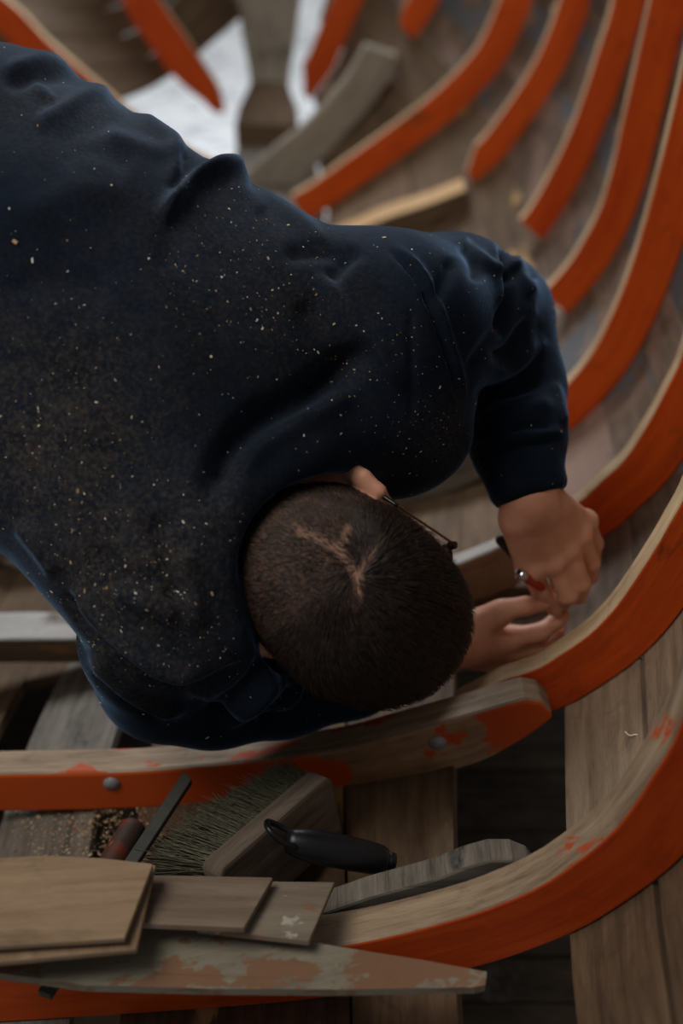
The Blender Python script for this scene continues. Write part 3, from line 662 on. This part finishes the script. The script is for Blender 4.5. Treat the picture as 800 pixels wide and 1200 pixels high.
# ------------------------------------------------------------------ hair and eyeglasses
WH = np.array([-.036, .020, .079])           # whorl, head coordinates
def hairline(f): return np.interp(f, [-.12, -.075, -.045, -.025, .03, .055, .075, .10], [-.075, -.07, -.05, -.012, -.008, .02, .05, .07])
def longness(q):
    """0 = clipped short, 1 = long on top"""
    a = np.clip((q[..., 2]-.028)/.04, 0, 1)*np.clip((q[..., 0]+.062)/.05, 0, 1)
    return a
def hair_sdf(P):
    q = head_local(P); d, s = skull(q)
    t = .0022+.0085*longness(q)
    d = d-t.astype(f4)
    return smax(d, (hairline(q[..., 0])-q[..., 2]).astype(f4)*.8, .006)
V, Q = nets(hair_sdf, HC-.15, HC+.15, .0026); V = relax(V, Q, 2)
m, nt, b = mat('short_dark_hair_base'); at = nt.nodes.new('ShaderNodeAttribute'); at.attribute_name = 'scalp'; tc = nt.nodes.new('ShaderNodeTexCoord')
n1 = noise(nt, tc.outputs['Object'], 500, 3, .7); n2 = noise(nt, tc.outputs['Object'], 60, 4, .6)
c = mixc(nt, ramp(nt, mth(nt, 'ADD', at.outputs['Fac'], mth(nt, 'MULTIPLY', mth(nt, 'ADD', n1, mth(nt, 'MULTIPLY', n2, .6)), .40)), .42, 1.05), srgb(34, 25, 20), srgb(196, 150, 126))
nt.links.new(c, b.inputs['Base Color']); b.inputs['Roughness'].default_value = .7; b.inputs['Specular IOR Level'].default_value = .25; bump(nt, b, n1, .5, .001)
q = head_local(V)
PART = [([(351, 624), (376, 633), (398, 647), (418, 677)], .75), ([(409, 618), (402, 634), (399, 650)], .9), ([(446, 630), (434, 650), (420, 676)], .7), ([(418, 672), (421, 690), (415, 712)], .95), ([(330, 612), (360, 620)], .4), ([(352, 764), (384, 760)], .5)]
def scalpness(q):
    """where the scalp shows: partings that run out from the whorl, and the clipped back and sides"""
    L = longness(q); pq = proj(HC+q@HM)[..., :2]; g = np.zeros(len(q))
    for ln_, k in PART:
        l = smooth_curve(np.array(ln_, float), 12)
        for a_, b_ in zip(l[:-1], l[1:]):
            e = b_-a_; t = np.clip(((pq-a_)@e)/(e@e), 0, 1); g = np.maximum(g, k*.54*np.exp(-(np.linalg.norm(pq-a_-t[:, None]*e, axis=1)/7.)**2))
    return np.maximum(g, .16*(1-L)*np.clip((q[..., 2]+.09)/.05, 0, 1)+.15*np.clip((.02-q[..., 2])/.05, 0, 1))
me = qmesh('hair', V, Q); attr(me, 'scalp', scalpness(q))
hair = link('hair', me, [m], person, label='short dark brown hair with a whorl at the crown')
# strands
N = normals(V, Q); fa = np.linalg.norm(np.cross(V[Q[:, 1]]-V[Q[:, 0]], V[Q[:, 3]]-V[Q[:, 0]]), axis=1)
vis = (N[Q[:, 0]]@-F3) > -.35
ok = vis & (q[Q[:, 0], 2] > hairline(q[Q[:, 0], 0])+.004); pr = fa*ok; pr /= pr.sum()
NSTR = 24000
pick = rng.choice(len(Q), NSTR, p=pr); ab = rng.random((NSTR, 2)); A = V[Q[pick]]
root = (A[:, 0]*(1-ab[:, :1])+A[:, 1]*ab[:, :1])*(1-ab[:, 1:])+(A[:, 3]*(1-ab[:, :1])+A[:, 2]*ab[:, :1])*ab[:, 1:]
nr = N[Q[pick, 0]]; ql = head_local(root); sc_ = scalpness(ql); keep = rng.random(NSTR) > sc_*.95-.05
root, nr, ql = root[keep], nr[keep], ql[keep]; L = longness(ql)
rad = ql-WH; rr = np.linalg.norm(rad, axis=1, keepdims=True)+1e-6; rad /= rr
nl = nr@HM.T
sw = np.cross(nl, rad); flow = rad+sw*np.exp(-rr/.03)*1.2
fwd = np.array([1., 0, 0])*L[:, None]*.75; dn = np.array([-.2, 0, -1.])*((1-L)*np.clip(.6-ql[:, 2]*4, 0, 1))[:, None]*1.0
side = np.stack([0*L, np.sin(ql[:, 0]*160+ql[:, 1]*90)*.22*L, 0*L], 1)
flow = flow+fwd+dn+side+rng.normal(0, .16, ql.shape)
flow -= (flow*nl).sum(1, keepdims=True)*nl; flow /= np.linalg.norm(flow, axis=1, keepdims=True)+1e-9
fw, nw = flow@HM, nr
ln = (.0070+.019*L)*(.7+.6*rng.random(len(L))); lift = .42-.12*L+rng.normal(0, .06, len(L))
SV_, SF_ = [], []; K = 4
for k in range(K+1):
    t = k/K; c = root-nw*.0012+fw*(ln*t)[:, None]+nw*(ln*(lift*t-.55*lift*t*t*(1+L)*.8)+.0012*L)[:, None]
    w = .00042*(1-.75*t); bx = np.cross(fw, nw)
    SV_.append(np.stack([c+bx*w, c-bx*w*.5+nw*w*.8, c-bx*w*.5-nw*w*.8], 1))
SV_ = np.stack(SV_, 1); n = len(root); base = np.arange(n)*(K+1)*3
for k in range(K):
    for j in range(3):
        j2 = (j+1) % 3; SF_.append(np.stack([base+k*3+j, base+k*3+j2, base+(k+1)*3+j2, base+(k+1)*3+j], 1))
m, nt, b = mat('dark_hair_strands'); tc = nt.nodes.new('ShaderNodeTexCoord')
c = mixc(nt, ramp(nt, noise(nt, tc.outputs['Object'], 180, 3, .6), .35, .7), srgb(26, 19, 16), srgb(72, 53, 43))
nt.links.new(c, b.inputs['Base Color']); b.inputs['Roughness'].default_value = .42; b.inputs['Specular IOR Level'].default_value = .5
st = link('hair_strands', qmesh('hair_strands', SV_.reshape(-1, 3), np.vstack(SF_)), [m], None, kind='stuff'); st.parent = hair

M_black = plain('black_plastic', srgb(16, 16, 18), .3, 0, 0, .1, .5, .05)
M_wire = plain('brass_wire', srgb(150, 112, 60), .35, 1., 0, .1)
gl = thing('eyeglasses', None, None, tuple(hp(.1, 0, -.014))); gl.parent = person; del_ = 0
def gpart(name, me, mats, smooth=True, label=None): 
    o = link(name, me, mats, None, smooth, 0, label); o.parent = gl; o.matrix_parent_inverse = Matrix.Translation(-gl.location); return o
tagp = tag(gl, 'thin black and brass eyeglasses')
hv = proj(V)
def on_hair(x, y):
    k = np.hypot(hv[:, 0]-x, hv[:, 1]-y) < 7
    return W(x, y, (hv[k, 2].min() if k.any() else 1.02)-.0035)
hL, eL = W(531, 637, 1.066), on_hair(405, 550)
for sgn in (1, -1):
    if sgn == 1: mid = on_hair(466, 593); h0, e0 = hL, eL
    else:
        mir = lambda p: HC+np.array([1, -1, 1])*((p-HC)@HM.T)@HM
        mid = mir(W(463, 586, 1.043)); h0, e0 = mir(hL), mir(eL)
    e1 = e0-.030*UH-.012*FH-sgn*.004*LH
    gpart('temple', tube('temple', [mid, (on_hair(436, 573) if sgn == 1 else mid+(e0-mid)*.5), e0, e0*.6+e1*.4-.002*FH, e1], [.0017, .0022, .0024, .0022, .0018], 10, 30), [M_black])
    gpart('temple_wire', tube('temple_wire', [mid, (mid+h0)/2, h0], [.0010, .0010, .0011], 8, 12), [M_wire], label='brass temple wire')
    hq = (h0-HC)@HM.T; cpt = hp(hq[0]+.006, hq[1]-sgn*.031, hq[2]-.008); an = np.linspace(0, 2*math.pi, 33)[:-1]
    P = [cpt+.026*math.cos(a)*LH+.020*math.sin(a)*UH-.004*abs(math.cos(a))**2*FH for a in an]; P = P+[P[0], P[1]]
    gpart('rim', tube('rim', P, .0018, 8, 70, caps=False), [M_black])
    gpart('hinge', tube('hinge', [h0+.003*FH, h0*.5+.5*(cpt+sgn*.026*LH-.003*FH), cpt+sgn*.026*LH-.003*FH], [.0035, .0042, .003], 8, 10), [M_black])
    m, nt, b = mat('lens_glass'); b.inputs['Base Color'].default_value = (.95, .97, .97, 1); b.inputs['Transmission Weight'].default_value = 1.; b.inputs['Roughness'].default_value = .02; b.inputs['IOR'].default_value = 1.45
    gpart('lens', loft('lens', [[p-.0008*FH for p in [cpt+.025*math.cos(a)*LH+.019*math.sin(a)*UH-.004*abs(math.cos(a))**2*FH for a in an]], [p+.0008*FH for p in [cpt+.025*math.cos(a)*LH+.019*math.sin(a)*UH-.004*abs(math.cos(a))**2*FH for a in an]]]), [m])
gpart('bridge', tube('bridge', [hp(hq[0]+.006, .014, hq[2]-.004), hp(hq[0]+.010, 0, hq[2]), hp(hq[0]+.006, -.014, hq[2]-.004)], .0018, 8, 12), [M_black])
# ------------------------------------------------------------------ tools and loose boards
def solo(name, me, mats, label, cat, group=None, bevel=0, smooth=False): return link(name, me, mats, None, smooth, bevel, label, cat, group)
def at(ob, root): ob.parent = root; ob.matrix_parent_inverse = Matrix.Translation(-root.location); return ob
# pen held by the upper hand
p0, p1 = W(609, 673, 1.165), W(652, 699, 1.232); ax = (p1-p0)/np.linalg.norm(p1-p0)
M_redp = plain('red_plastic', srgb(190, 40, 26), .35, 0, 0, .1, .5, .06); M_chrome = plain('chrome', srgb(220, 220, 222), .15, 1., 0, .1)
pen = thing('pen', 'red pen with silver end held in the upper hand', 'pen', tuple(p0))
at(link('barrel', tube('barrel', [p0+ax*.008, p0+ax*.02, p0+ax*.10, p0+ax*.112], [.0047, .005, .005, .003], 16), [M_redp], None, True, 0), pen)
at(link('cap', tube('cap', [p0-ax*.003, p0-ax*.002, p0+ax*.007, p0+ax*.009], [.0036, .0056, .0064, .0056], 20), [M_chrome], None, True, 0, 'silver end cap'), pen)
at(link('tip', tube('tip', [p0+ax*.112, p0+ax*.122], [.0028, .0006], 12), [M_chrome], None, True), pen)

solo('marker', tube('marker', [W(583, 630, 1.198), W(585, 632, 1.199), W(600, 648, 1.206), W(616, 666, 1.214)], [.003, .005, .0052, .005], 14), [M_black], 'short black marker end poking out behind the upper hand', 'marker', None, 0, True)
# loose boards piled over the nearest frame: footprints on a slope that rises over the frame
def slab(name, pts, thick, mats, bevel=.0012, tilt=None):
    """pts: (px, py, height)"""
    P = np.array([onZ(*p) for p in pts]); n = np.cross(P[1]-P[0], P[2]-P[0]); n /= np.linalg.norm(n); n = n if n[2] > 0 else -n
    c = P.mean(0); P = P-((P-c)@n)[:, None]*n*.9
    # longest axis for the grain
    k = np.argmax([np.linalg.norm(P[i]-P[i-1]) for i in range(len(P))]); u = (P[k]-P[k-1])/np.linalg.norm(P[k]-P[k-1]); v = np.cross(n, u)
    m = len(P); V = np.vstack([P, P-n*thick]); F = [tuple(range(m)), tuple(range(2*m-1, m-1, -1))]; UV = [((p-c)@u, (p-c)@v) for p in P]+[((p-c)@u, (p-c)@v) for p in P[::-1]]
    for i in range(m):
        j = (i+1) % m; F.append((j, i, m+i, m+j)); L = np.linalg.norm(P[j]-P[i]); UV += [(L, 0), (0, 0), (0, thick), (L, thick)]
    me = mesh_np(name, V, F, UV); bm = bmesh.new(); bm.from_mesh(me); bmesh.ops.recalc_face_normals(bm, faces=bm.faces); bm.to_mesh(me); bm.free(); return me
M_ply = wood('plywood_face', srgb(168, 142, 112), srgb(128, 102, 78), [(srgb(92, 70, 54), 5., .66, .74, (1, 4), 2.)], .7, .75, 11., .3)
M_ply2 = wood('grey_plywood_face', srgb(148, 130, 112), srgb(112, 94, 78), [(srgb(92, 74, 60), 6., .62, .7, (1, 3), 3.)], .7, .8, 12., .3)
M_flake = wood('flaking_painted_plank', srgb(150, 142, 122), srgb(118, 110, 94), [(srgb(132, 98, 74), 12., .50, .52, (1, 1.7), 2.), (srgb(126, 96, 76), 45., .60, .63, (1, 1.5), 6.)], .7, .8, 13., .45)
M_flake2 = wood('scuffed_painted_plank', srgb(146, 134, 116), srgb(116, 100, 84), [(srgb(140, 104, 84), 16., .55, .58, (1, 1.5), 5.), (srgb(184, 176, 164), 40., .6, .63, (1, 1.2), 9.)], .7, .8, 14., .4)
solo('plank', slab('plank', [(-90, 1122, .525), (170, 1068, .52), (285, 1083, .52), (400, 1105, .518), (500, 1124, .515), (570, 1142, .51), (568, 1158, .51), (556, 1163, .508), (400, 1165, .51), (250, 1163, .512), (100, 1158, .514), (0, 1142, .516), (-90, 1128, .518)], .007, [M_flake]), [M_flake], 'long tapered plank with flaking grey-green paint, lowest in the pile', 'plank', 'loose boards')
solo('board', slab('board', [(230, 1032, .515), (392, 1034, .515), (362, 1103, .53), (230, 1085, .53)], .0055, [M_flake2]), [M_flake2], 'scuffed board with pinkish bare patches, right end of the pile beside the grey timber', 'board', 'loose boards', .001)
solo('board', slab('board', [(120, 1024, .528), (320, 1028, .528), (286, 1087, .541), (100, 1078, .541)], .0055, [M_ply2]), [M_ply2], 'plain grey-brown plywood board between the plywood stack and the scuffed board', 'board', 'loose boards', .001)
solo('board', slab('board', [(-70, 1012, .545), (60, 1010, .545), (183, 1019, .545), (159, 1106, .558), (0, 1121, .558), (-70, 1126, .558)], .0055, [M_ply]), [M_ply], 'lower of the two stacked plywood boards at left', 'board', 'loose boards', .001)
solo('board', slab('board', [(-70, 1013, .556), (55, 1007, .556), (120, 1010, .556), (180, 1017, .556), (145, 1093, .568), (0, 1101, .569), (-70, 1103, .569)], .0055, [M_ply]), [M_ply], 'topmost plywood board of the pile at left with clean tan face', 'board', 'loose boards', .001)

# steel bar under the pile
a, b_ = onZ(221, 910, .492), onZ(52, 1167, .472); d = (b_-a)/np.linalg.norm(b_-a); sd = np.cross(d, [0, 0, 1]); sd /= np.linalg.norm(sd); nn = np.cross(sd, d)
M_dark = plain('dark_steel', srgb(84, 84, 78), .5, .35, 90, .2)
def bar(P, w, h): return [[p+sd*w+nn*h, p-sd*w+nn*h, p-sd*w-nn*h, p+sd*w-nn*h] for p in P]
r = bar([a+d*.004, a+d*.02, (a+b_)/2, b_-d*.012, b_], .0058, .0035); r[0] = [p+(-d)*(.006 if i in (0, 3) else 0) for i, p in enumerate(r[0])]
solo('steel_bar', loft('steel_bar', r), [M_dark], 'thin dark steel bar sticking out from under the plywood boards', 'bar', None, .0008)
# red handle
a, b_ = onZ(158, 968, .435), onZ(128, 1020, .435); d = (b_-a)/np.linalg.norm(b_-a)
M_redw = wood('worn_red_handle', srgb(122, 40, 26), srgb(70, 34, 24), [(srgb(60, 44, 34), 26., .45, .55, (1, 1), 3.), (srgb(130, 110, 90), 40., .62, .66, (1, 1), 8.)], 1., .6, 15., .3)
solo('tool_handle', tube('tool_handle', [a-d*.001, a, a+d*.004, a+d*.05, a+d*.10, a+d*.104], [.006, .0105, .0128, .0138, .0125, .008], 20, 24), [M_redw], 'worn red round wooden tool handle beside the steel bar', 'tool', None, 0, True)
# brush: block on its long edge, bristles towards the left
e0, e1 = onZ(256, 1022, .500), onZ(388, 907, .500); u = e1-e0; Lb = np.linalg.norm(u); u /= Lb; up = np.array([0, 0, 1.]); s_ = np.cross(u, up); s_ /= np.linalg.norm(s_)
ti = math.radians(13); side = s_*math.cos(ti)+up*math.sin(ti); top = up*math.cos(ti)-s_*math.sin(ti)
H, T = .072, .024
c0 = e0-side*T-top*H
br = thing('brush', 'grey wooden block brush with greenish bristles lying on its side', 'brush', tuple(c0+u*Lb/2))
M_block = wood('dirty_brush_block', srgb(124, 108, 92), srgb(72, 60, 50), [(srgb(44, 38, 34), 7., .58, .7, (1, 2), 4.)], .8, .8, 16., .5)
def ring(x, e): 
    p = c0+u*x; return [p-side*0+top*e, p+side*T+top*e, p+side*T+top*(H-e), p+top*(H-e)]
at(link('block', loft('block', [ring(0, .006), ring(.006, .0), ring(Lb*.5, 0), ring(Lb-.006, 0), ring(Lb, .008)]), [M_block], None, False, .003), br)
bv, bf = [], []; nb = 8000
for i in range(nb):
    x = rng.uniform(.004, Lb-.004); y = rng.uniform(.006, H-.006); p = c0+u*x+top*y-side*(-.002)
    gx, gy = round(x/.007)*.007, round(y/.007)*.007; x2 = gx+(x-gx)*.5
    p = c0+u*x2+top*(gy+(y-gy)*.5)+side*.002; dr = -side*1.+u*rng.normal(-.10+.35*(x/Lb-.5), .12)+top*(rng.normal(-.05, .10)+.25*(y/H-.5)); dr /= np.linalg.norm(dr); l = rng.uniform(.056, .070)-.030*max(0, x/Lb-.25)
    bx = np.cross(dr, [.3, .2, .9]); bx /= np.linalg.norm(bx); by = np.cross(dr, bx); k = len(bv)
    bend = -up*rng.uniform(.0, .006)+u*rng.normal(0, .004)
    for t, w in ((0, .0006), (.55, .0005), (1, .00025)):
        q_ = p+dr*l*t+bend*t*t
        bv += [q_+bx*w, q_-bx*w*.5+by*w*.87, q_-bx*w*.5-by*w*.87]
    for s in (0, 3):
        for j in range(3): bf.append((k+s+j, k+s+(j+1) % 3, k+s+3+(j+1) % 3, k+s+3+j))
M_bris = plain('greenish_bristle', srgb(116, 112, 90), .7, 0, 220, .1, .3, .3)
at(link('bristles', qmesh('bristles', np.array(bv), np.array(bf)), [M_bris], None, kind='stuff'), br)
# black handle with hanging loop
z = .488
a, b_ = onZ(340, 986, z+.012), onZ(454, 1009, z-.016); d = (b_-a)/np.linalg.norm(b_-a); sd = np.cross(d, up); sd /= np.linalg.norm(sd)
sc = thing('scraper', 'black plastic tool handle with a hanging loop lying against the brush', 'tool', tuple(a))
M_blk2 = plain('scuffed_black_plastic', srgb(24, 25, 28), .38, 0, 70, .15, .5, .2)
at(link('handle', tube('handle', [a-d*.004, a, a+d*.02, a+d*.06, b_-d*.006, b_], [.007, .011, .0145, .0145, .0125, .008], 18, 26), [M_blk2], None, True), sc)
lp = [a+d*.006+sd*.009+up*.004, a-d*.006+sd*.013+up*.012, a-d*.018+sd*.008+up*.018, a-d*.020-sd*.006+up*.012, a-d*.010-sd*.013+up*.002, a+d*.005-sd*.010]
at(link('loop', tube('loop', lp, .0028, 10, 30), [M_blk2], None, True), sc)
a2 = b_-d*.012+up*.0085
at(link('collar', tube('collar', [b_-d*.003, b_+d*.006, b_+d*.007], [.0085, .008, .005], 16), [M_blk2], None, True), sc)
# grey floor timber behind the nearest frame
boat_part('floor_timber', prism('floor_timber', [onY(x, y, .662) for x, y in [(300, 1090), (378, 1070), (430, 1052), (510, 1030), (545, 1016), (574, 1008), (600, 1008), (620, 1016), (640, 1040), (560, 1085), (400, 1122), (300, 1135)]], .024, (0, 1, 0)), [M_grey], 'grey sawn floor timber end', .003)

# ------------------------------------------------------------------ sawdust
def flakes(name, pts, nrm, size, mats, label):
    V, F, MI = [], [], []
    for p, n, s in zip(pts, nrm, size):
        t = np.cross(n, rng.normal(0, 1, 3)); t /= np.linalg.norm(t); w = np.cross(n, t); t = t+n*rng.normal(0, .25)
        a, b2, c = t*s*rng.uniform(.5, 1.0), w*s*rng.uniform(.2, .5), n*s*.12; k = len(V); q = p+n*s*.12
        V += [q-a-b2-c, q+a-b2-c, q+a*.8+b2-c, q-a+b2-c, q-a-b2+c, q+a-b2+c, q+a*.8+b2+c, q-a+b2+c]
        F += [(k+3, k+2, k+1, k), (k+4, k+5, k+6, k+7)]+[(k+i, k+(i+1) % 4, k+4+(i+1) % 4, k+4+i) for i in range(4)]; MI += [rng.integers(0, len(mats))]*6
    return link(name, mesh_np(name, V, F, None, MI), mats, None, False, 0, label, 'sawdust', None, 'stuff')
M_ch = [plain('pale_wood_chip', srgb(214, 190, 156), .8, 0, 0, .1, .2, .1), plain('tan_wood_chip', srgb(176, 142, 108), .8, 0, 0, .1, .2, .1), plain('white_wood_chip', srgb(236, 224, 204), .8, 0, 0, .1, .2, .05)]
ps = proj(SV); fc = (SN@-F3) > .15; inb = (ps[:, 0] > -20) & (ps[:, 0] < 680) & (ps[:, 1] > 40) & (ps[:, 1] < 880)
den = np.full(len(SV), .25)
for x, y, r, k in ((150, 690, 75, 3.2), (110, 560, 90, 1.6), (260, 310, 70, 1.6), (340, 370, 60, 2.0), (430, 430, 60, 1.4), (490, 500, 40, 2.6), (480, 400, 40, 1.2), (230, 750, 40, 2.2), (60, 420, 80, .8)): den += k*np.exp(-((ps[:, 0]-x)**2+(ps[:, 1]-y)**2)/r**2)
pr = den*fc*inb; pr /= pr.sum(); ix = rng.choice(len(SV), 1250, p=pr)
sz = np.exp(rng.normal(math.log(.0006), .45, len(ix)))
big = [(16, 282, .0045), (92, 575, .0042), (95, 588, .002), (148, 662, .0022), (172, 714, .0028), (208, 693, .0024), (300, 377, .0022), (215, 798, .0025), (247, 695, .003), (389, 448, .003), (125, 690, .003), (112, 685, .003), (448, 279, .003), (185, 755, .003), (38, 305, .003)]
bx_ = []
for x, y, s in big: bx_.append(int(np.argmin(((ps[:, 0]-x)**2+(ps[:, 1]-y)**2)+(~fc)*1e6)))
ix = np.concatenate([ix, bx_]); sz = np.concatenate([sz, [b[2]*.72 for b in big]])
flakes('sawdust', SV[ix], SN[ix], sz, M_ch, 'fine sawdust and wood chips scattered over the navy sweatshirt')
pts = []
for i in range(900):
    x, y = rng.normal(95, 55), rng.normal(968, 22)
    if not (15 < x < 330 and 945 < y < 1010): continue
    for zz in (0,):
        s0 = W(x, y, 1.0); Yg = .80
        for _ in range(6):
            P = onY(x, y, Yg); G = station(Yg); h_ = np.interp(P[0], G[:, 0], G[:, 1]); Q_ = onZ(x, y, h_); Yg = Q_[1]
        pts.append(Q_)
pts = np.array(pts); flakes('sawdust', pts, np.tile([0, 0, 1.], (len(pts), 1)), np.exp(rng.normal(math.log(.0011), .4, len(pts))), M_ch[:2], 'heap of brown sawdust on the bottom plank beside the red handle')
P = onY(740, 862, .74); 
for _ in range(8):
    G = station(P[1]); sfr = G[:, 0]; 
    h_ = np.interp(P[0], sfr, G[:, 1]); P = onZ(740, 862, h_)
solo('wood_shaving', tube('wood_shaving', [P+np.array(o) for o in [(-.007, 0, .005), (-.003, -.003, .003), (.002, -.003, .004), (.007, -.005, .005)]], .0007, 6, 20), [M_ch[2]], 'thin white curl of wood on the grey plank at right', 'shaving', None, 0, True)
